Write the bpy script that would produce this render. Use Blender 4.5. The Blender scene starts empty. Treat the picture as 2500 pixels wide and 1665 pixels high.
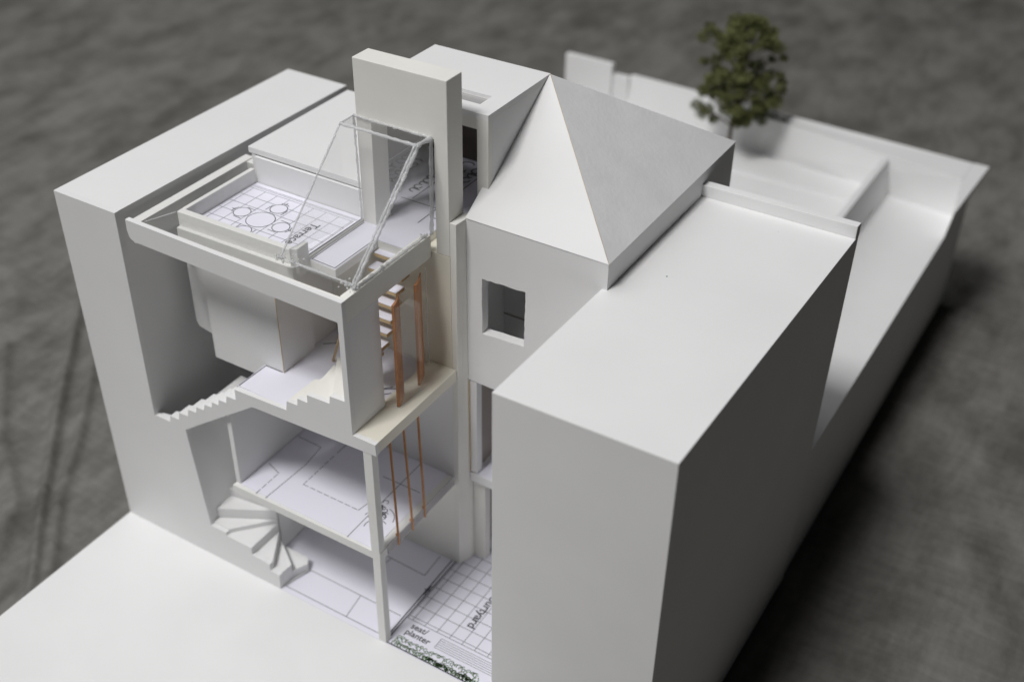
import bpy, bmesh, math, random
from mathutils import Vector, Matrix, noise
random.seed(7)
CM = 0.01
sc = bpy.context.scene
col = sc.collection
# ------------------------------------------------------------ camera
C = (42.589, -30.4555, 46.455)
RR = ((0.85404937, 0.52007, 0.01126344), (0.31152049, -0.49399287, -0.81174258), (-0.41659891, 0.69677704, -0.58390677))
cam = bpy.data.cameras.new("camera"); co = bpy.data.objects.new("camera", cam); col.objects.link(co)
m = Matrix.Identity(4)
for i in range(3):
    m[i][0] = RR[0][i]; m[i][1] = -RR[1][i]; m[i][2] = -RR[2][i]; m[i][3] = C[i] * CM
co.matrix_world = m
cam.sensor_width = 36; cam.lens = 2924.15 / 2500 * 36
cam.clip_start = 0.02; cam.clip_end = 50
cam.dof.use_dof = True; cam.dof.focus_distance = 0.515; cam.dof.aperture_fstop = 6.6
sc.camera = co
# ------------------------------------------------------------ light
w = bpy.data.worlds.new("World"); sc.world = w; w.use_nodes = True
bg = w.node_tree.nodes['Background']; bg.inputs[0].default_value = (0.95, 0.97, 1, 1); bg.inputs[1].default_value = 0.010
def area(name, direction, dist, size, power, color, target=(17, 8, 8)):
    l = bpy.data.lights.new(name, 'AREA'); l.shape = 'SQUARE'; l.size = size; l.energy = power; l.color = color
    o = bpy.data.objects.new(name, l); col.objects.link(o)
    d = Vector(direction).normalized()
    o.location = Vector(target) * CM + d * dist
    o.rotation_euler = d.to_track_quat('Z', 'Y').to_euler()
    return o
area("softbox_lamp", (-0.13, -0.50, 1.0), 2.6, 0.55, 43, (1.0, 0.99, 0.98))
area("large_overhead_diffuser", (-0.62, -0.22, 1.0), 2.9, 2.7, 33, (0.985, 0.985, 1.0))
sc.view_settings.view_transform = 'Standard'; sc.view_settings.look = 'None'
sc.view_settings.exposure = 0; sc.view_settings.gamma = 1
sc.render.engine = 'CYCLES'
sc.cycles.max_bounces = 10; sc.cycles.diffuse_bounces = 6; sc.cycles.transparent_max_bounces = 16
# ------------------------------------------------------------ materials
def mat(name, c, rough=0.6, spec=0.3, nscale=0, namt=0.0, bump=0.0, bscale=400, alpha=1, trans=0):
    M = bpy.data.materials.new(name); M.use_nodes = True
    nt = M.node_tree; b = nt.nodes['Principled BSDF']
    b.inputs['Base Color'].default_value = (*c, 1); b.inputs['Roughness'].default_value = rough
    b.inputs['Specular IOR Level'].default_value = spec; b.inputs['Alpha'].default_value = alpha
    b.inputs['Transmission Weight'].default_value = trans
    if nscale or bump:
        tc = nt.nodes.new('ShaderNodeTexCoord')
    if nscale:
        n = nt.nodes.new('ShaderNodeTexNoise'); n.inputs['Scale'].default_value = nscale; n.inputs['Detail'].default_value = 6
        nt.links.new(tc.outputs['Object'], n.inputs['Vector'])
        r = nt.nodes.new('ShaderNodeValToRGB')
        r.color_ramp.elements[0].position = 0.3; r.color_ramp.elements[1].position = 0.7
        r.color_ramp.elements[0].color = (*[x * (1 - namt) for x in c], 1)
        r.color_ramp.elements[1].color = (*[min(1, x * (1 + namt)) for x in c], 1)
        nt.links.new(n.outputs['Fac'], r.inputs[0]); nt.links.new(r.outputs[0], b.inputs['Base Color'])
    if bump:
        n2 = nt.nodes.new('ShaderNodeTexNoise'); n2.inputs['Scale'].default_value = bscale; n2.inputs['Detail'].default_value = 4
        nt.links.new(tc.outputs['Object'], n2.inputs['Vector'])
        bp = nt.nodes.new('ShaderNodeBump'); bp.inputs['Strength'].default_value = bump; bp.inputs['Distance'].default_value = 0.0004
        nt.links.new(n2.outputs['Fac'], bp.inputs['Height']); nt.links.new(bp.outputs[0], b.inputs['Normal'])
    return M
WHITE = mat("white_card", (0.80, 0.80, 0.80), 0.55, 0.25, 22, 0.022, 0.12, 700)
SLATE = mat("grainy_grey_paper", (0.765, 0.765, 0.77), 0.7, 0.2, 55, 0.045, 0.3, 500)
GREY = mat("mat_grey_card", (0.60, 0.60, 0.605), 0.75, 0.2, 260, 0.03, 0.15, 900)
TAN = mat("yellowed_foamboard", (0.80, 0.77, 0.665), 0.55, 0.3, 30, 0.03, 0.2, 500)
CREAM = mat("cream_foamboard", (0.82, 0.812, 0.765), 0.55, 0.3, 30, 0.03, 0.2, 500)
FOAM = mat("foam_core_edge", (0.785, 0.785, 0.765), 0.5, 0.4, 300, 0.015, 0.3, 700)
DEEPSHADE = mat("deep_shade_card", (0.19, 0.165, 0.145), 0.7, 0.2, 60, 0.05)  # shade deep inside the loft and wing, put into the card colour
ROD = mat("light_orange_wood", (0.58, 0.29, 0.13), 0.5, 0.35, 150, 0.15)
SHADE = mat("room_shade_card", (0.34, 0.31, 0.285), 0.7, 0.2, 60, 0.05)  # shade of the lower rooms painted into the card colour
PAPER = mat("plan_paper", (0.79, 0.785, 0.87), 0.7, 0.15, 12, 0.012)
INK = mat("printed_ink", (0.20, 0.21, 0.225), 0.7, 0.1)
INKD = mat("dark_printed_ink", (0.06, 0.06, 0.065), 0.7, 0.1)
GREEN = mat("green_ink", (0.12, 0.25, 0.07), 0.7, 0.1, 900, 0.4)
WOOD = mat("orange_wood", (0.45, 0.21, 0.10), 0.5, 0.35, 120, 0.2, 0.2, 600)
WOODL = mat("pale_wood", (0.62, 0.47, 0.27), 0.6, 0.2, 200, 0.12)
TRUNK = mat("trunk_brown", (0.075, 0.055, 0.035), 0.9, 0.1, 300, 0.3)
LEAF = mat("leaf_green", (0.125, 0.135, 0.055), 0.9, 0.1, 90, 0.55)
SCREW = mat("green_speck", (0.02, 0.2, 0.1), 0.6)
def clear(name, tint, gl):
    M = bpy.data.materials.new(name); M.use_nodes = True; nt = M.node_tree; nt.nodes.clear()
    out = nt.nodes.new('ShaderNodeOutputMaterial'); t = nt.nodes.new('ShaderNodeBsdfTransparent'); t.inputs[0].default_value = (*tint, 1)
    g = nt.nodes.new('ShaderNodeBsdfGlossy'); g.inputs['Roughness'].default_value = 0.08
    d = nt.nodes.new('ShaderNodeBsdfDiffuse'); d.inputs[0].default_value = (.8, .8, .8, 1)
    lw = nt.nodes.new('ShaderNodeLayerWeight'); lw.inputs[0].default_value = 0.5
    pw = nt.nodes.new('ShaderNodeMath'); pw.operation = 'POWER'; pw.inputs[1].default_value = 4.0; nt.links.new(lw.outputs['Facing'], pw.inputs[0])
    f = nt.nodes.new('ShaderNodeMath'); f.operation = 'MULTIPLY_ADD'; f.inputs[1].default_value = 0.5; f.inputs[2].default_value = 0.03; nt.links.new(pw.outputs[0], f.inputs[0])
    mx = nt.nodes.new('ShaderNodeMixShader'); nt.links.new(f.outputs[0], mx.inputs[0]); nt.links.new(t.outputs[0], mx.inputs[1]); nt.links.new(g.outputs[0], mx.inputs[2])
    m2 = nt.nodes.new('ShaderNodeMixShader'); m2.inputs[0].default_value = gl
    nt.links.new(mx.outputs[0], m2.inputs[1]); nt.links.new(d.outputs[0], m2.inputs[2]); nt.links.new(m2.outputs[0], out.inputs[0])
    return M
SCREEN = clear("clear_screen_film", (0.99, 0.99, 0.99), 0.006)
ACRYL = clear("clear_acrylic", (0.98, 0.98, 0.98), 0.035)
FROST = clear("frosted_film", (0.8, 0.78, 0.78), 0.35)
def beadmat():
    M = mat("glue_edge", (0.78, 0.79, 0.80), 0.16, 0.8, 0, 0, 1.0, 900)
    nt = M.node_tree; b = nt.nodes['Principled BSDF']
    b.inputs['Alpha'].default_value = 0.52
    return M
GLUE = beadmat()
def clothmat():
    M = mat("grey_cloth", (0.115, 0.11, 0.103), 0.95, 0.1)
    nt = M.node_tree; b = nt.nodes['Principled BSDF']; tc = nt.nodes.new('ShaderNodeTexCoord')
    mp = nt.nodes.new('ShaderNodeMapping'); mp.inputs['Rotation'].default_value = (0, 0, 0.55); mp.inputs['Scale'].default_value = (1.5, 0.8, 1)
    nt.links.new(tc.outputs['Object'], mp.inputs[0])
    n = nt.nodes.new('ShaderNodeTexNoise'); n.inputs['Scale'].default_value = 21; n.inputs['Detail'].default_value = 8; n.inputs['Roughness'].default_value = 0.62
    n.inputs['Distortion'].default_value = 0.25
    nt.links.new(mp.outputs[0], n.inputs['Vector'])
    r = nt.nodes.new('ShaderNodeValToRGB'); e = r.color_ramp.elements
    e[0].position = 0.33; e[0].color = (0.108, 0.104, 0.095, 1); e[1].position = 0.62; e[1].color = (0.205, 0.199, 0.185, 1)
    nt.links.new(n.outputs['Fac'], r.inputs[0])
    # weave streaks in two directions
    mix = None; prev = r.outputs[0]
    for sc_, rot in (((34, 210, 1), -0.55), ((230, 30, 1), -0.55)):
        mm = nt.nodes.new('ShaderNodeMapping'); mm.inputs['Rotation'].default_value = (0, 0, rot); mm.inputs['Scale'].default_value = sc_
        nt.links.new(tc.outputs['Object'], mm.inputs[0])
        nn = nt.nodes.new('ShaderNodeTexNoise'); nn.inputs['Scale'].default_value = 1.0; nn.inputs['Detail'].default_value = 3
        nt.links.new(mm.outputs[0], nn.inputs['Vector'])
        rr = nt.nodes.new('ShaderNodeValToRGB'); rr.color_ramp.elements[0].position = 0.35; rr.color_ramp.elements[1].position = 0.65
        rr.color_ramp.elements[0].color = (0.93, 0.93, 0.93, 1) if rot and sc_[1] > 100 else (0.96, 0.96, 0.96, 1); rr.color_ramp.elements[1].color = (1.06, 1.06, 1.06, 1)
        nt.links.new(nn.outputs['Fac'], rr.inputs[0])
        mu = nt.nodes.new('ShaderNodeMix'); mu.data_type = 'RGBA'; mu.blend_type = 'MULTIPLY'; mu.inputs[0].default_value = 1
        nt.links.new(prev, mu.inputs[6]); nt.links.new(rr.outputs[0], mu.inputs[7]); prev = mu.outputs[2]
    nt.links.new(prev, b.inputs['Base Color'])
    n3 = nt.nodes.new('ShaderNodeTexNoise'); n3.inputs['Scale'].default_value = 120; n3.inputs['Detail'].default_value = 5
    nt.links.new(tc.outputs['Object'], n3.inputs['Vector'])
    bp = nt.nodes.new('ShaderNodeBump'); bp.inputs['Strength'].default_value = 0.5; bp.inputs['Distance'].default_value = 0.002
    nt.links.new(n3.outputs['Fac'], bp.inputs['Height']); nt.links.new(bp.outputs[0], b.inputs['Normal'])
    return M
CLOTH = clothmat()
# ------------------------------------------------------------ builders (all in centimetres)
def thing(name, label, cat, loc):
    o = bpy.data.objects.new(name, None); col.objects.link(o); o.empty_display_size = 0.01
    o.location = Vector(loc) * CM; o['label'] = label; o['category'] = cat; o['loc_cm'] = loc
    return o
def origin(p):
    v = Vector((0, 0, 0))
    while p is not None:
        v += p.location; p = p.parent
    return v
def link(name, bm, material, parent, label=None, bevel=0.0, smooth=False):
    me = bpy.data.meshes.new(name)
    bmesh.ops.recalc_face_normals(bm, faces=bm.faces)
    off = origin(parent)
    for v in bm.verts: v.co = v.co * CM - off
    bm.to_mesh(me); bm.free()
    me.materials.append(material)
    if smooth:
        for p in me.polygons: p.use_smooth = True
    o = bpy.data.objects.new(name, me); col.objects.link(o); o.parent = parent
    if label: o['label'] = label
    if bevel:
        b = o.modifiers.new('bevel', 'BEVEL'); b.width = bevel * CM; b.segments = 2; b.limit_method = 'ANGLE'; b.angle_limit = math.radians(40)
    return o
def solid(bm, bot, top):
    n = len(bot); a = [bm.verts.new(p) for p in bot]; b = [bm.verts.new(p) for p in top]
    bm.faces.new(a); bm.faces.new(b)
    for i in range(n):
        j = (i + 1) % n; bm.faces.new((a[i], a[j], b[j], b[i]))
def addbox(bm, x0, x1, y0, y1, z0, z1):
    solid(bm, [(x0, y0, z0), (x1, y0, z0), (x1, y1, z0), (x0, y1, z0)], [(x0, y0, z1), (x1, y0, z1), (x1, y1, z1), (x0, y1, z1)])
def box(name, x0, x1, y0, y1, z0, z1, M, parent, label=None, bevel=0.012):
    bm = bmesh.new(); addbox(bm, x0, x1, y0, y1, z0, z1); return link(name, bm, M, parent, label, bevel)
def prism_z(name, pts, z0, z1, M, parent, label=None, bevel=0.012):
    bm = bmesh.new(); solid(bm, [(x, y, z0) for x, y in pts], [(x, y, z1) for x, y in pts]); return link(name, bm, M, parent, label, bevel)
def prism_y(name, pts, y0, y1, M, parent, label=None, bevel=0.0):
    bm = bmesh.new(); solid(bm, [(x, y0, z) for x, z in pts], [(x, y1, z) for x, z in pts]); return link(name, bm, M, parent, label, bevel)
def hexa(name, b, t, M, parent, label=None, bevel=0.012):
    bm = bmesh.new(); solid(bm, b, t); return link(name, bm, M, parent, label, bevel)
def addtube(bm, pts, rad, seg=8, wob=0.0):
    rings = []; n = len(pts)
    for i, p in enumerate(pts):
        p = Vector(p); d = (Vector(pts[min(i + 1, n - 1)]) - Vector(pts[max(i - 1, 0)])).normalized()
        u = d.cross(Vector((0.13, 0.2, 0.97))).normalized() if abs(d.z) < 0.95 else d.cross(Vector((1, 0, 0))).normalized()
        v = d.cross(u); r = rad[i] if isinstance(rad, (list, tuple)) else rad
        rings.append([bm.verts.new(p + (u * math.cos(a) + v * math.sin(a)) * r * (1 + random.uniform(-wob, wob))) for a in [2 * math.pi * k / seg for k in range(seg)]])
    for a, b in zip(rings, rings[1:]):
        for k in range(seg): bm.faces.new((a[k], a[(k + 1) % seg], b[(k + 1) % seg], b[k]))
    bm.faces.new(rings[0]); bm.faces.new(rings[-1])
def tube(name, pts, r, M, parent, label=None, seg=8, wob=0.0):
    bm = bmesh.new(); addtube(bm, pts, r, seg, wob); return link(name, bm, M, parent, label, smooth=True)
def bead(name, a, b, r, parent, n=None, wob=0.16):
    a = Vector(a); b = Vector(b); n = n or max(4, int((b - a).length / 0.12))
    pts = [a.lerp(b, i / n) + Vector([random.uniform(-1, 1) * r * 0.09 for _ in range(3)]) for i in range(n + 1)]
    return tube(name, pts, [r * random.uniform(0.8, 1.25) for _ in pts], GLUE, parent, None, 7, wob)
def pane(name, q, t, M, parent, label=None):
    q = [Vector(p) for p in q]; nrm = (q[1] - q[0]).cross(q[2] - q[1]).normalized() * t
    bm = bmesh.new(); solid(bm, q, [p + nrm for p in q]); return link(name, bm, M, parent, label)
def ink(name, segs, width, z, parent, M=INK, label=None):
    """thin printed lines lying flat just above the paper: segs = polylines of (x, y)"""
    bm = bmesh.new()
    for s in segs:
        for (ax, ay), (bx, by) in zip(s, s[1:]):
            d = Vector((bx - ax, by - ay)); L = d.length
            if L < 1e-5: continue
            d /= L; nx, ny = -d.y * width / 2, d.x * width / 2; ex, ey = d.x * width / 2, d.y * width / 2
            vs = [bm.verts.new((ax - ex + nx, ay - ey + ny, z)), bm.verts.new((ax - ex - nx, ay - ey - ny, z)), bm.verts.new((bx + ex - nx, by + ey - ny, z)), bm.verts.new((bx + ex + nx, by + ey + ny, z))]
            bm.faces.new(vs)
    o = link(name, bm, M, parent, label); o['kind'] = 'stuff'; return o
def lettering(name, body, x, y, z, size, rot, parent, M=INKD, label=None, spacing=1.0):
    cu = bpy.data.curves.new(name, 'FONT'); cu.body = body; cu.size = size * CM; cu.space_character = spacing; cu.offset = size * 0.018 * CM
    tmp = bpy.data.objects.new(name, cu); col.objects.link(tmp)
    bpy.context.view_layer.update()
    me = bpy.data.meshes.new_from_object(tmp.evaluated_get(bpy.context.evaluated_depsgraph_get()))
    bpy.data.objects.remove(tmp); bpy.data.curves.remove(cu)
    me.materials.clear(); me.materials.append(M)
    o = bpy.data.objects.new(name, me); col.objects.link(o); o.parent = parent
    o.location = Vector((x, y, z)) * CM - origin(parent); o.rotation_euler = (0, 0, math.radians(rot))
    if label: o['label'] = label
    return o
def circle(x, y, r, n=28, a0=0, a1=360):
    return [(x + r * math.cos(math.radians(a0 + (a1 - a0) * i / n)), y + r * math.sin(math.radians(a0 + (a1 - a0) * i / n))) for i in range(n + 1)]
def dashes(a, b, on=0.3, off=0.13):
    a = Vector(a); b = Vector(b); L = (b - a).length; d = (b - a) / L; t = 0; out = []
    while t < L:
        e = min(t + on, L); out.append([tuple(a + d * t), tuple(a + d * e)]); t = e + off
    return out
# ============================================================ cloth under the model
bm = bmesh.new()
FOLDS = [([(-34, 30), (-18.7, 12.2), (-13.3, 6), (-7.9, 0.2), (-3.3, -4.6), (6, -14)], 0.62, 0.34),
         ([(-24, 21), (-9.9, 4.6), (-6.7, 0.2), (-4.6, -2), (4, -11)], 0.45, 0.34),
         ([(-22, 9), (-14, 2), (-9, -1), (-4, -8)], 0.3, 0.45)]
def seg_d(px, py, a, b):
    dx, dy = b[0] - a[0], b[1] - a[1]; t = max(0, min(1, ((px - a[0]) * dx + (py - a[1]) * dy) / (dx * dx + dy * dy)))
    return math.hypot(px - a[0] - dx * t, py - a[1] - dy * t)
def clothz(x, y):
    z = -2.8 + 0.12 * noise.noise(Vector((x * 0.10 + y * .03, y * 0.06, 3.1))) + 0.12 * noise.noise(Vector((x * 0.26, y * 0.22, 1.7)))
    if -45 < x < 10 and -25 < y < 35:
        for pl, h, wd in FOLDS:
            d = min(seg_d(x, y, a, b) for a, b in zip(pl, pl[1:]))
            z += h * math.exp(-(d / wd) ** 2)
    z += 0.10 * abs(noise.noise(Vector((x * 0.5 + 0.3 * y, y * 0.35, 9.2)))) ** 1.0
    return min(z, -2.62) if (-1 < x < 34 and -12 < y < 51) else z
def axis(lo, hi, a, b, fine, coarse):
    out = []; t = lo
    while t < hi:
        out.append(t); t += fine if a <= t < b else coarse
    out.append(hi); return out
xs = axis(-160, 190, -32, 8, 0.2, 2.2); ys = axis(-110, 230, -12, 32, 0.2, 2.2)
grid = [[bm.verts.new((x, y, clothz(x, y))) for x in xs] for y in ys]
for j in range(len(ys) - 1):
    for i in range(len(xs) - 1): bm.faces.new((grid[j][i], grid[j][i + 1], grid[j + 1][i + 1], grid[j + 1][i]))
cl = link("backdrop_cloth", bm, CLOTH, None, "rumpled dark grey cloth the model stands on", smooth=True); cl['kind'] = 'structure'
# ============================================================ base board
base = thing("site_board", "thick white base board under all the model buildings, with bare front apron", "model base", (16, 20, -2.6))
prism_z("front_apron", [(0, -17), (24.28, -17), (24.28, 0), (0, 0)], -2.6, 0.0, WHITE, base, "bare white apron at the front left", 0.01)
box("ground_board", 0, 24.28, 0.002, 16.98, -2.6, -0.02, WHITE, base, None, 0)
prism_z("garden_terrain", [(0, 17), (31.82, 17), (31.85, 43), (31.89, 49.35), (0, 49.35)], -2.6, 6.0, WHITE, base, "raised white garden ground at the back", 0.015)
box("garden_step", 13, 26.05, 44.35, 47.2, 6.0, 6.22, WHITE, base, None, 0.02)
# ============================================================ left massing block
blk = thing("massing_block", "tall narrow plain white block at the left edge of the model", "model block", (2, 8, 0))
hexa("block_body", [(0, .25, 0), (3.62, .25, 0), (3.8, 16.4, 0), (0, 16.4, 0)], [(0, .25, 20), (3.86, .25, 20), (4.03, 16.4, 20), (0, 16.4, 20)], WHITE, blk, None, 0)
# ============================================================ right massing block
blk2 = thing("massing_block", "large flat roofed white block at the front right, with low parapet at its far edge", "model block", (28, 8, -2.6))
hexa("block_body", [(24.3, -1.25, -2.6), (31.78, -1.2, -2.6), (31.9, 16.95, -2.6), (24.5, 16.95, -2.6)],
     [(24.3, -1.25, 19.36), (31.78, -1.2, 19.36), (32.12, 16.95, 19.36), (24.68, 16.95, 19.36)], WHITE, blk2, None, 0.02)
hexa("parapet", [(24.72, 16.5, 19.361), (32.1, 16.55, 19.361), (32.13, 16.98, 19.361), (24.72, 16.98, 19.361)],
     [(24.72, 16.5, 19.96), (32.1, 16.55, 20.0), (32.13, 16.98, 20.0), (24.72, 16.98, 19.96)], WHITE, blk2, None, 0.03)
bm = bmesh.new(); addtube(bm, [(26.35, 9.3, 19.36), (26.35, 9.3, 19.375)], 0.035, 8); link("green_speck", bm, SCREW, blk2)
bm = bmesh.new()
for k in range(3):
    x, y = random.uniform(24.9, 31.4), random.uniform(-0.9, 16.2)
    bmesh.ops.create_icosphere(bm, subdivisions=1, radius=random.uniform(0.008, 0.022), matrix=Matrix.Translation((x, y, 19.362)))
o = link("dust_specks", bm, INK, blk2); o['kind'] = 'stuff'
# ============================================================ cut-away house
H = thing("cutaway_house", "open sided white model house with printed floor plans, wooden fins and zigzag stairs", "model house", (12, 3, 0))
card = [(0, 0), (10.72, 0), (10.77, 1.0), (10.2, 1.05), (10.17, 1.47), (9.03, 1.58), (9.05, 2.05), (7.4, 2.05), (7.39, 2.25), (6.36, 2.25), (5.79, 8.43),
        (6.99, 9.32), (8.5, 10.42), (10.11, 11.57), (10.54, 11.90), (10.8, 11.94), (14, 12.06), (17.65, 12.22), (17.63, 12.84), (16.42, 12.86), (16.42, 19.72), (10, 19.80), (4.48, 19.87),
        (4.47, 19.35), (4.52, 19.05), (4.62, 18.90), (4.85, 18.82), (10, 18.75), (16.14, 18.67), (16.14, 14.6), (15.33, 14.55), (15.28, 14.13), (14.03, 14.07), (14.01, 13.63),
        (13.45, 13.63), (13.4, 13.23), (12.79, 13.21), (12.7, 12.66), (9.63, 12.54), (9.61, 11.93), (9.03, 11.9), (8.95, 11.47), (8.47, 11.45), (8.4, 11.1), (7.98, 11.11),
        (7.92, 10.76), (7.48, 10.73), (7.33, 10.34), (6.86, 10.33), (6.78, 9.95), (6.25, 9.9), (6.15, 9.46), (5.56, 9.42), (5.45, 8.94), (4.87, 8.92), (4.78, 8.51), (3.92, 8.51), (3.72, 8.42), (3.86, 19.99), (0, 20.0)]
prism_y("section_card", card, 0.0, 0.25, WHITE, H, "front card cut to the zigzag outline of the stairs", 0.006)
# roof frame
box("side_beam", 16.14, 16.42, 0.251, 6.28, 18.6, 19.72, CREAM, H)
box("side_post_panel", 16.14, 16.42, 0.251, 2.38, 12.87, 18.6, WHITE, H)
box("front_ledge", 4.9, 16.13, 0.252, 0.52, 18.95, 19.58, CREAM, H)
box("side_ledge", 15.93, 16.138, 0.53, 6.28, 18.9, 19.6, CREAM, H)
box("left_rail", 4.42, 4.9, 0.3, 7.9, 18.5, 19.66, FOAM, H)
box("rail_end", 4.902, 5.75, 7.4, 7.9, 18.5, 19.6, FOAM, H)
# terrace
prism_z("terrace_slab", [(6.05, 1.42), (12.6, 1.52), (12.62, 6.55), (6.05, 6.55)], 18.62, 19.26, FOAM, H, None, 0.02)
prism_z("terrace_paper", [(6.28, 2.1), (12.45, 2.05), (12.6, 6.5), (6.3, 6.5)], 19.262, 19.29, PAPER, H, "terrace plan printed with table, chairs and grid", 0)
prism_z("front_parapet", [(6.05, 1.6), (12.45, 1.72), (12.55, 2.02), (6.05, 1.94)], 19.262, 20.0, FOAM, H, None, 0.03)
prism_z("parapet_end", [(12.42, 1.62), (12.75, 1.78), (12.74, 2.5), (12.56, 2.5)], 18.9, 20.12, FOAM, H, None, 0.03)
box("left_parapet", 6.03, 6.26, 1.945, 6.5, 19.262, 20.0, FOAM, H, None, 0.03)
g = []
for k in range(5): g.append([(6.38, 2.42 + 0.72 * k), (12.4, 2.40 + 0.72 * k)])
for k in range(9): g.append([(6.55 + 0.72 * k, 2.1), (6.55 + 0.72 * k, 5.98)])
g = [s for s in g]
g.append([(6.38, 5.98), (12.4, 5.98), (12.36, 2.1)])
g.append([(6.38, 6.12), (12.5, 6.12)]); g.append([(6.38, 6.22), (12.5, 6.2)])
ink("printed_grid", g, 0.028, 19.294, H)
g = [[(12.5, 2.2), (12.56, 6.4)]]
ink("printed_border", g, 0.05, 19.296, H, INKD)
bm = bmesh.new()
cc = [(8.79, 3.89, 0.66), (7.62, 3.98, 0.40), (8.85, 5.07, 0.40), (8.75, 2.74, 0.40), (10.0, 3.86, 0.40)]
for x, y, r in cc:
    vs = [bm.verts.new((a, b, 19.2965)) for a, b in circle(x, y, r)[:-1]]; bm.faces.new(vs)
link("printed_table_and_seats", bm, PAPER, H)
g = [circle(x, y, r) for x, y, r in cc]
for x, y, r in cc[1:]:
    dx, dy = x - 8.79, y - 3.89; L = math.hypot(dx, dy); dx /= L; dy /= L
    for s in (-1, 1):
        px, py = x - dx * r * 0.4 + dy * s * r * 1.15, y - dy * r * 0.4 - dx * s * r * 1.15
        g.append([(px - dx * .2, py - dy * .2), (px + dx * .25, py + dy * .25)])
    g.append([(x + dx * (r + .04) - dy * .22, y + dy * (r + .04) + dx * .22), (x + dx * (r + .12), y + dy * (r + .12)), (x + dx * (r + .04) + dy * .22, y + dy * (r + .04) - dx * .22)])
    g.append([(x + dx * (r + .05), y + dy * (r + .05)), (x + dx * (r + .22), y + dy * (r + .22))])
ink("printed_outlines", g, 0.032, 19.299, H, INKD)
lettering("printed_word", "Terrace", 10.98, 4.92, 19.302, 0.62, -90, H, INKD, "word Terrace printed on the roof plan")
box("terrace_back_wall", 6.3, 12.74, 6.55, 6.7, 19.262, 20.62, WHITE, H)
# walkway slab and landing
prism_z("walkway_slab", [(12.78, 2.45), (14.22, 2.38), (14.24, 5.3), (12.78, 5.3)], 18.86, 19.26, FOAM, H, None, 0.02)
prism_z("walkway_paper", [(12.78, 2.46), (14.2, 2.4), (14.22, 5.3), (12.78, 5.3)], 19.262, 19.285, PAPER, H, None, 0)
ink("walkway_border", [[(12.84, 6.2), (12.84, 2.53), (14.12, 2.47), (14.14, 5.2)]], 0.045, 19.29, H, INKD)
box("stair_head_slab", 12.78, 15.92, 5.31, 13.9, 18.75, 19.255, CREAM, H, None, 0.01)
box("stair_head_paper", 12.78, 15.92, 5.31, 13.9, 19.257, 19.28, PAPER, H, None, 0)
# acetate skylights beside the terrace
pane("roof_glazing", [(4.95, 0.55, 19.6), (15.9, 0.55, 19.6), (15.9, 1.4, 19.6), (4.95, 1.4, 19.6)], 0.04, ACRYL, H)
pane("roof_glazing", [(4.95, 1.45, 19.6), (5.98, 1.45, 19.6), (5.98, 7.3, 19.6), (4.95, 7.3, 19.6)], 0.04, ACRYL, H)
bead("glazing_edge", (12.6, 1.45, 19.66), (15.9, 1.4, 19.66), 0.055, H)
bead("glazing_edge", (5.0, 0.6, 19.62), (6.0, 1.6, 19.95), 0.02, H)
# glass canopy
GA, GB = (12.62, 5.35, 24.42), (16.55, 5.35, 24.42)      # front top corners
GC, GD = (12.62, 6.27, 24.42), (16.62, 6.27, 24.42)
GE, GF = (12.42, 1.02, 19.95), (16.22, 1.02, 19.78)      # feet
pane("canopy_glass", [GA, GB, GD, GC], 0.05, ACRYL, H)
pane("canopy_glass", [GE, GF, GB, GA], 0.05, ACRYL, H)
pane("canopy_glass", [GF, (16.4, 6.27, 19.78), GD, GB], 0.05, ACRYL, H)
pane("canopy_glass", [GE, GA, GC, (12.62, 6.27, 19.4)], 0.05, ACRYL, H)
def L3(a, b, t): return tuple(a[i] + (b[i] - a[i]) * t for i in range(3))
bead("canopy_edge", GA, GB, 0.075, H); bead("canopy_edge", GC, GD, 0.06, H, wob=0.5); bead("canopy_edge", GB, GD, 0.10, H)
bead("canopy_edge", GA, GC, 0.03, H); bead("canopy_edge", GA, GE, 0.045, H)
bead("canopy_edge", (GB[0] - 0.11, GB[1], GB[2]), (GF[0] - 0.11, GF[1], GF[2]), 0.05, H)
bead("canopy_edge", (GB[0] + 0.06, GB[1], GB[2]), (GF[0] + 0.05, GF[1], GF[2]), 0.075, H, wob=0.5)
bead("canopy_edge", GD, (16.5, 6.27, 19.8), 0.085, H, wob=0.15)
bead("canopy_edge", GC, (12.7, 6.27, 19.4), 0.05, H, wob=0.3)
bead("canopy_edge", (16.28, 1.0, 19.76), (16.3, 6.2, 19.76), 0.06, H, wob=0.6)
for p, r, n in ((GE, 0.16, 16), ((12.9, 1.4, 19.75), 0.3, 16), (GF, 0.16, 14), (GB, 0.13, 8), ((15.6, 1.4, 19.66), 0.25, 8), ((16.3, 3, 19.8), 0.12, 5), ((16.3, 5.9, 19.8), 0.14, 8)):
    bm = bmesh.new()
    for k in range(n):
        q = Vector(p) + Vector([random.gauss(0, r * 0.6) for _ in range(3)]); q.z = max(q.z, p[2] - 0.05)
        bmesh.ops.create_icosphere(bm, subdivisions=1, radius=random.uniform(0.025, 0.075), matrix=Matrix.Translation(q))
    o = link("glue_blob", bm, GLUE, H, smooth=True)
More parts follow.
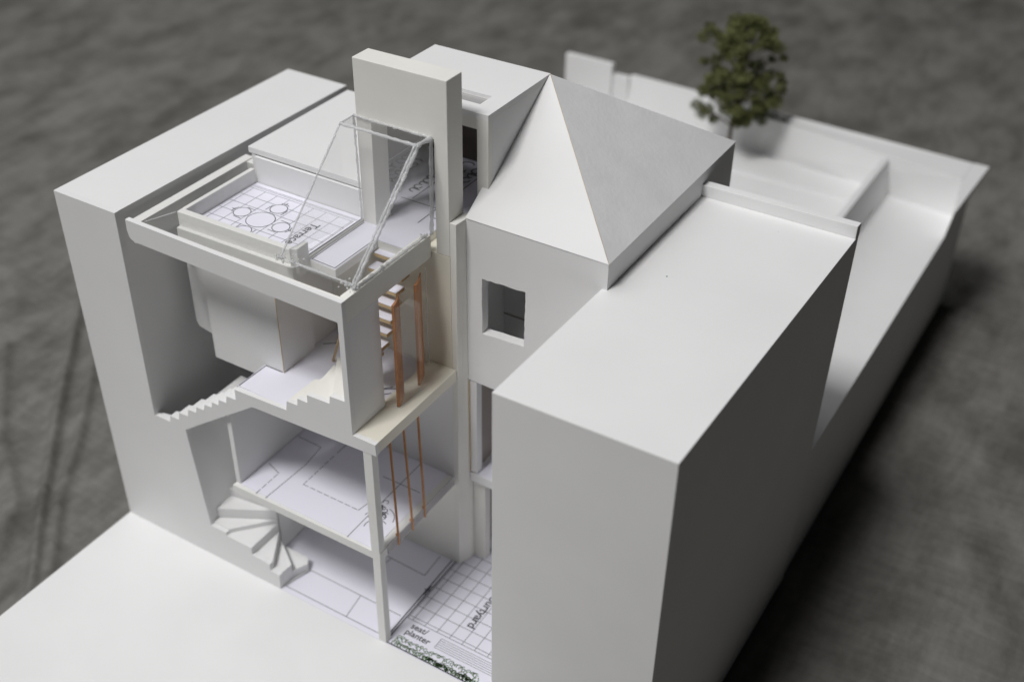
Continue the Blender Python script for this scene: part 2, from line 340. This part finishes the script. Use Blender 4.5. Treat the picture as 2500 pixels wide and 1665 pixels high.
# tower wall with doorway
prism_y("tower_wall", [(12.75, 18.9), (12.72, 27.05), (17.42, 27.08), (17.4, 18.9), (16.7, 18.9), (16.72, 24.35), (13.52, 24.35), (13.45, 18.9)], 6.3, 7.42, CREAM, H, "tall cream tower slab with a doorway", 0.03)
box("tower_base", 8.76, 17.4, 6.3, 7.4, 12.6, 18.88, TAN, H)
box("tower_middle", 8.76, 17.4, 6.31, 7.4, 6.0, 12.599, WHITE, H)
box("tower_foot", 8.99, 17.4, 6.33, 7.4, 0.02, 5.99, CREAM, H)
tube("card_seam", [(17.87, 7.02, 6.2), (17.87, 7.02, 11.8)], 0.022, WOODL, H)
hexa("corner_pier", [(17.401, 6.32, 0.02), (17.56, 6.32, 0.02), (17.85, 6.9, 0.02), (17.85, 7.4, 0.02), (17.401, 7.4, 0.02)],
     [(17.401, 6.32, 20.62), (17.74, 6.32, 20.62), (17.8, 6.9, 20.62), (17.8, 7.4, 20.62), (17.401, 7.4, 20.62)], CREAM, H, None, 0.02)
# upper floor
prism_z("upper_floor", [(9.63, 0.251), (16.13, 0.251), (16.13, 6.29), (9.63, 6.29)], 12.08, 12.58, WHITE, H)
prism_z("upper_floor_paper", [(9.64, 0.252), (12.72, 0.252), (13.5, 2.3), (16.12, 2.45), (16.12, 6.28), (9.64, 6.28)], 12.582, 12.61, PAPER, H, None, 0)
ink("printed_lines", [[(9.62 + .06, 0.3), (9.72, 2.1), (10.7, 2.1)], [(14.6, 3.5), (15.3, 2.9), (15.9, 3.5)], [(14.9, 3.1), (15.7, 3.9)], [(15.2, 2.8), (15.2, 3.4), (15.9, 3.9)], [(10.9, 4.9), (12.4, 6.1)]], 0.05, 12.615, H, INKD)
box("sill_board", 16.132, 17.64, 0.251, 6.28, 12.24, 12.86, TAN, H, None, 0.02)
# bathroom pod hung under the terrace
box("hanging_room", 6.42, 10.8, 2.12, 4.4, 11.8, 18.6, WHITE, H, None, 0.02)
tube("card_seam", [(10.805, 2.115, 12.62), (10.805, 2.115, 18.58)], 0.02, WOODL, H)
box("hanging_room_back", 7.2, 10.62, 4.402, 6.28, 12.62, 18.6, WHITE, H)
prism_y("hanging_panel", [(4.5, 12.7), (4.62, 12.45), (5.6, 12.25), (5.6, 18.6), (4.5, 18.6)], 3.0, 3.25, WHITE, H, None, 0.03)
# first floor
prism_z("first_floor_slab", [(8.45, 0.03), (17.42, 0.03), (17.42, 6.29), (8.77, 6.29)], 5.62, 6.1, FOAM, H, None, 0.02)
prism_z("first_floor_paper", [(8.78, 0.26), (16.95, 0.16), (17.0, 6.28), (8.78, 6.28)], 6.102, 6.13, PAPER, H, None, 0)
g = [[(10.38, 4.5), (10.58, 3.04), (10.47, 0.15)], [(8.9, 4.55), (10.38, 4.5)], [(15.45, 0.15), (15.43, 1.81)], [(15.45, 1.81), (15.43, 6.2)], [(11.37, 5.9), (11.37, 4.6)],
     [(14.4, 4.4), (16.6, 4.4)], [(14.81, 1.83), (14.92, 2.49)], [(9.0, 5.5), (11.0, 5.5)]]
g += dashes((9.86, 0.15), (9.85, 1.84)) + [[(9.85, 1.84), (8.97, 2.14)]] + dashes((11.41, 1.85), (14.81, 1.83)) + dashes((11.41, 1.85), (11.37, 4.4))
g += [circle(16.2, 1.3, 0.55, 12, 60, 200), circle(15.9, 1.9, 0.8, 12, 10, 80)]
ink("printed_lines", g, 0.042, 6.136, H)
g = []
for k in range(26):
    a = random.uniform(0, 360); g.append(circle(15.75 + random.gauss(0, .22), 2.25 + random.gauss(0, .22), random.uniform(.08, .2), 7, a, a + 250))
ink("printed_plant", g, 0.035, 6.14, H, INKD)
box("light_stop_board", 8.5, 9.62, 1.3, 6.29, 10.92, 11.1, DEEPSHADE, H)  # added board stops light leaking to the floor below; dark tone paints shade
box("party_wall", 8.47, 8.75, 0.28, 6.29, 6.11, 10.9, WHITE, H, None, 0.02)
box("lower_party_wall", 8.72, 8.98, 2.25, 6.29, 0.02, 5.61, WHITE, H, None, 0.02)
hexa("stair_side_wall", [(5.5, .26, .02), (6.5, .26, .02), (6.5, 4.6, .02), (5.5, 4.6, .02)], [(5.3, .26, 8.6), (5.76, .26, 8.6), (5.76, 4.6, 8.6), (5.3, 4.6, 8.6)], WHITE, H)
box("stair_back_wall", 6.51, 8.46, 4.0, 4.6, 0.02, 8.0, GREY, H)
hexa("window_post", [(16.93, 0.02, 6.101), (17.4, 0.02, 6.101), (17.4, 0.44, 6.101), (16.93, 0.44, 6.101)], [(16.9, 0.02, 12.19), (17.38, 0.02, 12.19), (17.38, 0.44, 12.19), (16.9, 0.44, 12.19)], FOAM, H, None, 0.02)
hexa("window_post", [(16.98, 0.0, 0.0), (17.42, 0.0, 0.0), (17.42, 0.42, 0.0), (16.98, 0.42, 0.0)], [(16.95, 0.05, 5.61), (17.38, 0.05, 5.61), (17.38, 0.46, 5.61), (16.95, 0.46, 5.61)], FOAM, H, None, 0.02)
for y, dy in ((1.42, 0.02), (2.45, 0.12), (3.57, 0.03)):
    tube("wooden_rod", [(17.46, y + dy, 5.6), (17.44, y + dy, 6.3), (17.3, y, 12.2)], [0.06, 0.06, 0.055], ROD, H)
    hexa("rod_foot", [(17.42, y + dy - .05, 5.6), (17.5, y + dy - .05, 5.6), (17.5, y + dy + .05, 5.6), (17.42, y + dy + .05, 5.6)], [(17.32, y + dy - .05, 6.25), (17.45, y + dy - .05, 6.25), (17.45, y + dy + .1, 6.25), (17.32, y + dy + .1, 6.25)], ROD, H)
box("floor_edge_film", 17.421, 17.45, 0.6, 6.2, 5.66, 6.22, FROST, H, None, 0)
# fins with the clear screen
for x, y in ((17.02, 2.64), (16.9, 4.42)):
    dx, dy, n = -0.42, 0.95, 8
    bm = bmesh.new(); bot = []; Lf = 1.0
    for i in range(n + 1):
        t = i / n * Lf; bot.append((x + dx * t + 0.05 * math.sin(math.pi * i / n), y + dy * t, 12.865))
    for i in range(n, -1, -1):
        t = i / n * Lf; th = 0.11 * (1 - 0.6 * i / n); bot.append((x + dx * t - th + 0.05 * math.sin(math.pi * i / n), y + dy * t - th * 0.4, 12.865))
    solid(bm, bot, [(a, b, 18.3) for a, b, c in bot]); link("wooden_fin", bm, WOOD, H, smooth=False)
pane("screen_glass", [(17.1, 2.58, 12.87), (17.1, 4.35, 12.87), (17.1, 4.35, 18.2), (17.1, 2.58, 18.2)], 0.03, SCREEN, H)
tube("screen_edge", [(16.83, 2.56, 12.875), (17.1, 2.58, 12.875), (17.14, 4.35, 12.875)], 0.018, WHITE, H)
tube("screen_edge", [(16.6, 5.55, 13.3), (16.6, 5.55, 18.5)], 0.015, GLUE, H)
# left stair flight
st = bpy.data.objects.new("front_stair", None); col.objects.link(st); st.parent = H
st['label'] = "white stair flight rising from the left block to the landing"
bk = lambda x: min(1.22, max(0.3, 0.12 + (x - 3.9) * 0.36))
for x0, x1, z in [(3.99, 4.84, 8.51), (4.87, 5.52, 8.93), (5.56, 6.2, 9.43), (6.25, 6.82, 9.93), (6.86, 7.4, 10.33), (7.48, 7.95, 10.74), (7.98, 8.43, 11.1), (8.47, 8.99, 11.46), (9.03, 9.62, 11.92)]:
    j = random.uniform(-.05, .05)
    prism_z("tread", [(x0, 0.251), (x1 + 0.03, 0.251), (x1 + 0.03, bk(x1) + j), (x0, bk(x0) + j)], z - 0.5, z, WHITE, st, None, 0.01)
st = bpy.data.objects.new("winder_stair", None); col.objects.link(st); st.parent = H
st['label'] = "cream winding steps behind the front card"
N = (13.95, 2.55)
for i, (x0, x1, xb, yb, z) in enumerate([(12.79, 13.5, 12.82, 1.9, 13.21), (13.44, 14.05, 13.4, 2.15, 13.62), (14.02, 15.3, 13.66, 2.35, 14.07), (15.31, 16.13, 13.85, 2.42, 14.56)]):
    pts = [(x0, 0.251), (x1, 0.251)] + ([(16.13, 1.6)] if i == 3 else []) + [(N[0] + 0.15 * i, N[1] - 0.1), (xb, yb)]
    prism_z("tread", pts, z - 0.42, z, CREAM, st, None, 0.01)
st = bpy.data.objects.new("open_stair", None); col.objects.link(st); st.parent = H
st['label'] = "open stair of pale wood treads topped with white paper"
for y, z, x0, x1 in [(4.95, 18.82, 14.3, 16.1), (4.45, 18.32, 14.3, 16.1), (4.02, 17.82, 14.3, 16.1), (3.75, 17.25, 14.3, 16.12), (3.5, 16.66, 14.3, 16.12), (3.35, 16.02, 14.3, 16.0), (3.02, 15.42, 14.3, 15.9), (2.95, 14.8, 14.3, 15.6)]:
    box("tread", x0, x1, y, y + 0.62, z - 0.17, z, WOODL, st, None, 0.01)
    box("tread_paper", x0, x1, y, y + 0.62, z + 0.001, z + 0.03, PAPER, st, None, 0)
tube("wooden_stringer", [(12.15, 4.05, 12.62), (12.95, 3.75, 14.5), (13.9, 3.4, 16.6)], 0.07, WOODL, H, None, 5)
# lower winder stair
st = bpy.data.objects.new("lower_winder_stair", None); col.objects.link(st); st.parent = H
st['label'] = "fan of white winding steps at the foot of the house"
N = (9.05, 2.1)
for pts, z in [([(10.35, 0.4), (10.79, 0.86), (11.15, 1.72), (10.9, 2.1), N], 0.55), ([(10.2, 0.251), (10.76, 0.251), (10.82, 0.9), N], 1.03), ([(9.04, 0.251), (10.2, 0.251), N], 1.53),
               ([(7.4, 0.251), (9.04, 0.251), N], 2.05), ([(6.36, 0.251), (7.4, 0.251), N, (6.36, 0.62)], 2.32), ([(6.3, 0.62), (8.9, 2.05), N, (6.2, 1.75)], 2.92), ([(6.2, 1.75), (8.7, 2.2), (8.7, 4.0), (6.2, 4.0)], 3.38)]:
    prism_z("tread", pts, 0.02, z, WHITE, st, None, 0.015)
tube("newel", [(10.78, 0.3, 0.05), (11.2, 1.75, 0.1)], 0.05, GREY, st)
# ============================================================ ground plan sheet
GP = thing("plan_sheet", "printed courtyard and ground floor plan glued on the base between the blocks", "floor plan", (17, 3, -0.02))
prism_z("paper", [(10.73, 0.003), (24.26, 0.003), (24.26, 12), (9, 12), (9, 0.26), (10.73, 0.26)], -0.018, 0.012, PAPER, GP, None, 0)
Z = 0.016
g = [[(10.8, 0.30), (16.9, 0.30)], [(10.64, 1.83), (17.0, 1.79)], [(14.72, 0.3), (14.5, 1.78)], [(14.07, 4.76), (16.48, 4.67), (16.4, 6.2)], [(14.3, 4.75), (14.2, 4.2)], [(17.42, 0.05), (17.3, 0.5)]]
ink("printed_lines", g, 0.045, Z, GP)
ink("glazed_wall_line", [[(17.2, 0.42), (17.1, 6.3)], [(17.32, 0.42), (17.3, 6.3)], [(17.05, 3.9), (17.3, 3.95)], [(17.2, 3.6), (17.2, 4.2)], [(17.35, 0.08), (24.2, -0.0 + 0.08)]], 0.07, Z + 0.002, GP, INKD)
g = []
for k in range(9): g.append([(17.4, 2.08 + 0.735 * k), (24.2, 2.08 + 0.735 * k)])
for k in range(10): g.append([(17.68 + 0.735 * k, 1.9), (17.68 + 0.735 * k, 8.2)])
g.append([(17.3, 1.88), (24.2, 1.88)]); g.append([(17.4, 1.9), (17.4, 6.4)])
ink("printed_tile_grid", g, 0.037, Z, GP)
g = [[(19.58, 1.03 + 0.125 * k), (24.2, 1.03 + 0.125 * k)] for k in range(6)] + [[(19.58, 1.03), (19.58, 1.66)]]
ink("printed_bench", g, 0.03, Z, GP)
lettering("printed_word", "Courtyard", 20.2, 5.78, Z, 0.66, -90, GP, INKD, "word Courtyard running away under the block's edge")
lettering("printed_word", "seat/", 17.85, 1.42, Z, 0.5, 0, GP, INKD, "word seat above the planter outline")
lettering("printed_word", "planter", 17.8, 0.98, Z, 0.5, 0, GP, INKD, "word planter above the leafy outline")
g = []
def scal(x0, x1, y0, amp, n):
    for k in range(n):
        x = x0 + (x1 - x0) * (k + .5) / n; g.append(circle(x + random.uniform(-.05, .05), y0 + random.uniform(-amp, amp), random.uniform(.07, .14), 6, random.uniform(0, 90), random.uniform(180, 330)))
scal(17.7, 22.4, 0.62, .09, 42); scal(17.75, 22.4, 0.26, .07, 60)
for k in range(60):
    x = 19.2 + 3.2 * random.random() ** 0.7; g.append(circle(x, 0.27 + random.gauss(0, .07), random.uniform(.03, .1), 5, random.uniform(0, 180), random.uniform(200, 400)))
g.append([(17.7, .25), (17.66, .45), (17.75, .62)]); g.append([(22.4, .2), (22.5, .45), (22.4, .62)])
ink("printed_planting", g, 0.04, Z + 0.002, GP, GREEN)
# ============================================================ low roofed wing on the left
LW = thing("low_wing", "plain white flat roof between the left block and the tower", "model building", (9, 10, 6))
prism_z("roof", [(5.8, 6.72), (12.72, 6.72), (12.72, 7.45), (11.88, 7.45), (11.88, 14.3), (5.8, 14.3)], 20.64, 20.95, WHITE, LW, None, 0.015)
box("wing_wall", 5.95, 6.2, 6.75, 14.2, 6.0, 20.63, WHITE, LW)
box("wing_wall", 6.201, 17.8, 13.95, 14.2, 6.0, 20.63, DEEPSHADE, LW)  # dark colour paints the room's shade on this wall
box("wing_floor", 6.21, 12.775, 6.72, 13.94, 18.75, 19.255, WHITE, LW)
box("wing_floor_paper", 6.21, 12.775, 6.72, 13.94, 19.257, 19.28, PAPER, LW, None, 0)
# ============================================================ loft box
LB = thing("loft_box", "white box with roof skylight and front window between tower and pyramid roof", "model building", (15, 11, 12.6))
x0, x1, y0, y1, zt = 11.9, 18.12, 8.3, 13.5, 24.98
hexa("roof", [(x0, y0, 24.72), (x1, y0, 24.72), (x1, y1, 24.72), (x0, y1, 24.72)], [(x0, y0, zt), (x1, y0, zt), (x1, 10.0, zt), (x1, y1, zt), (x0, y1, zt)][:3] + [(x0, y1, zt)], WHITE, LB, None, 0)
bpy.data.objects.remove(LB.children[0] if LB.children else None) if False else None
for o in [o for o in col.objects if o.parent == LB]: bpy.data.objects.remove(o)
# roof built as four strips round the skylight opening
bm = bmesh.new()
for a in ((x0, x1, y0, 9.08), (x0, x1, 10.02, y1), (x0, 14.6, 9.08, 10.02), (17.22, x1, 9.08, 10.02)): addbox(bm, a[0], a[1], a[2], a[3], 24.72, zt)
link("roof", bm, WHITE, LB)
box("skylight_film", 14.6, 17.22, 9.08, 10.02, 24.76, 24.8, FROST, LB, None, 0)
box("window_head", x0 + .3, 17.55, y0, y0 + .3, 24.22, 24.718, CREAM, LB)
box("window_jamb", 17.55, x1, y0, y0 + .3, 20.4, 24.718, CREAM, LB)
box("side_wall", x1 - .25, x1, y0 + .302, y1, 19.4, 24.718, WHITE, LB)
box("far_side_wall", x0, x0 + .3, 7.45, y1, 20.96, 24.718, DEEPSHADE, LB)  # this and the back wall are coloured dark to paint the loft's shade
box("back_wall", x0 + .3, x1 - .25, y1 - .3, y1, 20.9, 24.718, DEEPSHADE, LB)
box("loft_floor", 15.93, 17.8, 7.42, 13.9, 18.75, 19.26, CREAM, LB)
box("loft_floor_paper", 15.93, 17.8, 7.42, 13.9, 19.262, 19.283, PAPER, LB, None, 0)
def rows(spec):
    g = []
    for x, ya, yb, rr in spec:
        y = ya
        while y < yb:
            g.append(circle(x + random.gauss(0, .03), y, rr * random.uniform(.7, 1.15), 7, random.uniform(0, 180), random.uniform(220, 380)))
            if random.random() < .4: g.append([(x - rr, y + .1), (x + rr, y + .1)])
            y += rr * random.uniform(1.5, 2.1)
    return g
ink("printed_furniture", rows([(13.0, 9.9, 11.4, .2), (13.75, 12.2, 13.7, .3), (14.5, 12.0, 13.7, .26), (16.6, 9, 9.8, .15)]), 0.075, 19.288, LB, INK)
ink("printed_outline", [[(12.9, 9.0), (17.7, 9.0)], [(14.9, 7.5), (14.9, 13.8)], [(15.3, 8.2), (17.6, 8.2)], [(13.4, 9.2), (13.4, 11.6), (14.6, 11.6)]], 0.06, 19.2885, LB, INK)
ink("printed_furniture", rows([(10.75, 10.6, 13.0, .24), (11.4, 9.9, 12.8, .26), (9.8, 10, 13, .22)]), 0.075, 19.288, LW, INK)
# ============================================================ pyramid roof house
PH = thing("pyramid_roof_house", "white model house with grey pitched pyramid roof and one square window", "model house", (21, 14, 6))
Y0 = 7.0; YB = 20.2; XL = 17.8; XR = 24.72; ZE = 20.6
def jag(a, b, n, amp):
    return [(a[0] + (b[0] - a[0]) * i / n + (random.uniform(-amp, amp) if 0 < i < n else 0), a[1] + (b[1] - a[1]) * i / n + (random.uniform(-amp, amp) if 0 < i < n else 0)) for i in range(n + 1)]
wl, wr, wt, wt2, wb, wb2 = 18.6, 20.84, 17.82, 17.9, 14.87, 14.98
top = jag((wl, wt), (wr, wt2), 14, 0.035); right = jag((wr, wt2), (wr - .03, wb2), 12, 0.02); bottom = jag((wr - .03, wb2), (wl, wb), 8, 0.012); left = jag((wl, wb), (wl, wt), 10, 0.015)
mid = 19.7
# front wall in two interlocking halves so the window stays open
tl = [p for p in top if p[0] <= mid]; tr = [p for p in top if p[0] > mid]
br_ = [p for p in bottom if p[0] > mid]; bl_ = [p for p in bottom if p[0] <= mid]
zc = (tl[-1][1] + tr[0][1]) / 2; zb = (br_[-1][1] + bl_[0][1]) / 2
bm = bmesh.new()
halfL = [(XL, 11.95), (mid, 11.9), (mid, zb)] + bl_ + left[1:-1] + tl + [(mid, zc), (mid, ZE), (XL, ZE)]
halfR = [(mid, 11.9), (XR, 11.8), (XR, ZE), (mid, ZE), (mid, zc)] + tr + right[1:-1] + br_ + [(mid, zb)]
for hf in (halfL, halfR): solid(bm, [(x, Y0, z) for x, z in hf], [(x, Y0 + 0.5, z) for x, z in hf])
link("front_wall", bm, WHITE, PH)
box("side_wall", XR - 0.3, XR, Y0 + .501, YB, 6.0, ZE, WHITE, PH, None, 0)
box("back_wall", XL, XR - .301, YB - .3, YB, 6.0, ZE, WHITE, PH, None, 0)
box("inner_wall", XL, XL + .2, 7.51, YB - .31, 0.02, 12.0, SHADE, PH, None, 0)  # lower part of the wall carries painted shade in its colour
box("inner_wall", XL, XL + .2, 7.51, YB - .31, 12.0, ZE, WHITE, PH, None, 0)
box("room_back", XL + .2, XR - .31, 9.9, 10.1, 12.51, ZE, WHITE, PH, None, 0)
box("room_skirting", XL + .2, XR - .31, 9.86, 9.899, 14.1, 14.16, SHADE, PH, None, 0)
box("upper_floor", XL + .2, XR - .31, Y0 + .52, 11.49, 12.0, 12.5, WHITE, PH, None, 0)
ap = (18.16, 13.4, 25.0); e = 0.03
def roofface(pts, label, M=WHITE):
    pts = [Vector(p) for p in pts]; nrm = (pts[1] - pts[0]).cross(pts[2] - pts[0]).normalized()
    if nrm.z < 0: nrm = -nrm
    bm = bmesh.new(); solid(bm, [p - nrm * 0.12 for p in pts], pts); return link("roof_slope", bm, M, PH, label, 0.008)
roofface([(XL - .02, Y0 - e, ZE + .06), (XR + e, Y0 - e, ZE + .03), ap, (18.0, 8.42, ZE + 1.02), (XL, 8.3, ZE + 0.95)], "roof slope facing the front")
roofface([(XR + e, Y0 - e, ZE + .03), (XR + e, YB, ZE + .03), ap], "grainy grey roof slope facing right", SLATE)
roofface([(XR + e, YB, ZE + .03), (XL, YB, ZE + .03), ap], None)
tube("hip_seam", [(XR + e, Y0 - e, ZE + .035), tuple(Vector(ap).lerp(Vector((XR, Y0, ZE)), 0.5) + Vector((0, 0, .02))), ap], 0.010, WOODL, PH)
# lower storeys seen behind the pier
box("lower_pier", 17.86, 18.25, 7.05, 7.5, 6.15, 11.88, WHITE, PH)
box("lower_pier", 17.87, 18.55, 7.3, 7.8, 0.02, 5.6, CREAM, PH)
box("first_floor", 17.86, 24.2, 7.0, 11.4, 5.55, 6.08, WHITE, PH, None, 0.02)
box("first_floor_paper", 18.26, 24.2, 7.06, 11.4, 6.082, 6.11, PAPER, PH, None, 0)
box("rear_room_wall", 18.0, 24.2, 11.41, 11.49, 0.02, 11.9, SHADE, PH, None, 0)  # depth of the unlit room painted as a dark wall colour
# ============================================================ garden walls
GW = thing("garden_wall", "long white wall along the far end of the garden", "model wall", (16, 48, 6))
hexa("wall_body", [(5.5, 48.3, 6.0), (17.0, 48.0, 6.0), (31.6, 46.35, 6.0), (31.6, 47.2, 6.0), (31.6, 49.3, 6.0), (5.5, 49.3, 6.0)],
     [(5.5, 48.9, 9.15), (17.0, 48.35, 8.75), (31.6, 46.35, 8.72), (31.6, 46.9, 8.72), (31.6, 49.3, 8.72), (5.5, 49.3, 9.15)], WHITE, GW, None, 0.03)
hexa("side_cheek", [(31.61, 46.35, 6.0), (31.83, 43.0, 6.0), (31.86, 43.0, 6.0), (31.88, 49.34, 6.0), (31.61, 49.34, 6.0)], [(31.61, 46.35, 8.72), (32.27, 41.75, 8.72), (32.33, 41.75, 8.72), (32.67, 49.34, 8.72), (31.61, 49.34, 8.72)], WHITE, GW, None, 0.01)
GW2 = thing("garden_wall", "short upright white wall piece at the far left end of the garden", "model wall", (2, 49, 6))
box("wall_body", 0, 4.1, 48.4, 48.9, 6.0, 9.9, WHITE, GW2, None, 0.04)
GW4 = thing("garden_wall", "low white linking wall beside the upright end piece", "model wall", (5, 49, 6))
box("wall_body", 4.12, 5.48, 48.55, 49.1, 6.0, 9.05, WHITE, GW4, None, 0.04)
GW3 = thing("garden_wall", "white wall dividing the lawn from the narrow side yard", "model wall", (26.3, 40, 6))
hexa("wall_body", [(26.15, 28, 6.0), (26.7, 28, 6.0), (26.8, 46.9, 6.0), (26.2, 46.9, 6.0)], [(25.95, 28, 8.62), (26.4, 28, 8.62), (26.45, 46.9, 8.64), (26.0, 46.9, 8.64)], WHITE, GW3, None, 0.04)
# ============================================================ tree
T = thing("model_tree", "small dark green model tree with bare stem at the garden wall", "tree", (15.15, 46.5, 6))
TX, TY = 14.95, 46.5
tube("trunk", [(TX, TY, 5.9), (TX + .02, TY, 8), (TX + .12, TY, 10.5), (TX + .25, TY - .05, 13), (TX + .2, TY, 15.5)], [0.16, 0.13, 0.12, 0.09, 0.04], TRUNK, T, None, 8, 0.15)
# clumps: horizontal offset along camera-right-ish x, height, depth
clumps = []
for i in range(160):
    zz = random.uniform(8.9, 16.6); t = (zz - 8.9) / 7.7
    R = 3.3 * math.sqrt(max(0.05, 1 - abs(2 * t - 0.95) ** 3))
    a = random.uniform(0, 2 * math.pi); r = R * math.sqrt(random.uniform(0.12, 1)) * 0.88
    clumps.append((TX + 0.35 + r * math.cos(a), TY + r * math.sin(a), zz, random.uniform(0.35, 0.72)))
clumps = [c for c in clumps if not (c[2] < 10.2 and math.hypot(c[0] - TX, c[1] - TY) < 1.7)]
clumps = [c for c in clumps if noise.noise(Vector((c[0] * .55, c[1] * .55, c[2] * .55))) > -0.36]
for dx, dy, z, r in ((-1.9, -1.0, 9.2, .6), (-2.3, -1.3, 9.9, .6), (-1.2, -.6, 8.8, .45), (1.0, .6, 9.2, .5), (1.9, .9, 9.8, .5), (-2.4, -1.2, 15.0, .6), (-2.1, -.9, 15.6, .55)):
    clumps.append((TX + dx, TY + dy, z, r))
bm = bmesh.new()
for c in clumps[::2]:
    s = min(max(c[2] - 2.2, 8.3), 14.5); p = [(TX + .1, TY, s), ((TX + c[0]) / 2, (TY + c[1]) / 2, (s + c[2]) / 2 + .1), (c[0], c[1], c[2])]
    addtube(bm, p, [0.06, 0.04, 0.02], 4)
link("branches", bm, TRUNK, T)
bm = bmesh.new()
for cx, cy, cz, r in clumps:
    for k in range(int(360 * r)):
        d = Vector([random.gauss(0, 1) for _ in range(3)]).normalized() * r * random.uniform(0.35, 1.0); d.z *= 0.75
        p = Vector((cx, cy, cz)) + d; s = random.uniform(0.045, 0.115)
        u = Vector([random.gauss(0, 1) for _ in range(3)]).normalized(); v = u.orthogonal().normalized()
        vs = [bm.verts.new(p + u * s), bm.verts.new(p + v * s * .7), bm.verts.new(p - u * s * .8), bm.verts.new(p - v * s * .7)]
        bm.faces.new(vs)
me = bpy.data.meshes.new("crown"); off = origin(T)
for v in bm.verts: v.co = v.co * CM - off
bm.to_mesh(me); bm.free(); me.materials.append(LEAF)
o = bpy.data.objects.new("crown", me); col.objects.link(o); o.parent = T
# sub-parts go under the part they belong to
def base_name(o): return o.name.split('.')[0]
def under(root, part, names, empty_label=None):
    kids = [o for o in root.children]
    tgt = [o for o in kids if base_name(o) == part]
    if tgt: tgt = tgt[0]
    else:
        tgt = bpy.data.objects.new(part, None); col.objects.link(tgt); tgt.parent = root; tgt.empty_display_size = 0.01
        if empty_label: tgt['label'] = empty_label
    for o in kids:
        if base_name(o) in names and o is not tgt: o.parent = tgt
under(H, "first_floor_slab", ("first_floor_paper", "printed_lines.001", "printed_plant", "floor_edge_film"))
for o in list(H.children):
    if base_name(o) == "printed_lines": o.parent = [k for k in H.children if base_name(k) == ("upper_floor" if o.name == "printed_lines" else "first_floor_slab")][0]
under(H, "upper_floor", ("upper_floor_paper",))
under(H, "terrace_slab", ("terrace_paper", "front_parapet", "parapet_end", "left_parapet", "printed_grid", "printed_border", "printed_table_and_seats", "printed_outlines", "printed_word"))
under(H, "walkway_slab", ("walkway_paper", "walkway_border"))
under(H, "stair_head_slab", ("stair_head_paper",))
under(H, "roof_frame", ("side_beam", "front_ledge", "side_ledge", "left_rail", "rail_end"), "open rectangular roof frame round the terrace")
under(H, "glass_canopy", ("canopy_glass", "canopy_edge", "glue_blob"), "sloping clear acrylic canopy in front of the tower doorway")
under(H, "roof_window", ("roof_glazing", "glazing_edge"), "flat clear acrylic strip beside the terrace")
rods = sorted([o for o in H.children if base_name(o) == "wooden_rod"], key=lambda o: o.name)
for r_, f_ in zip(rods, sorted([o for o in H.children if base_name(o) == "rod_foot"], key=lambda o: o.name)): f_.parent = r_
under(GP, "paper", ("printed_lines", "glazed_wall_line", "printed_tile_grid", "printed_bench", "printed_word", "printed_planting"))
under(LB, "loft_floor", ("loft_floor_paper", "printed_furniture", "printed_outline"))
under(LW, "wing_floor", ("wing_floor_paper", "printed_furniture"))
under(PH, "first_floor", ("first_floor_paper",))
for o in col.objects:
    if o.parent is None and base_name(o) == "garden_wall": o['group'] = "white garden walls at the back of the model"
    if o.parent is None and base_name(o) == "massing_block": o['group'] = "plain massing blocks either side of the house"
for o in col.objects:
    if 'loc_cm' in o: del o['loc_cm']
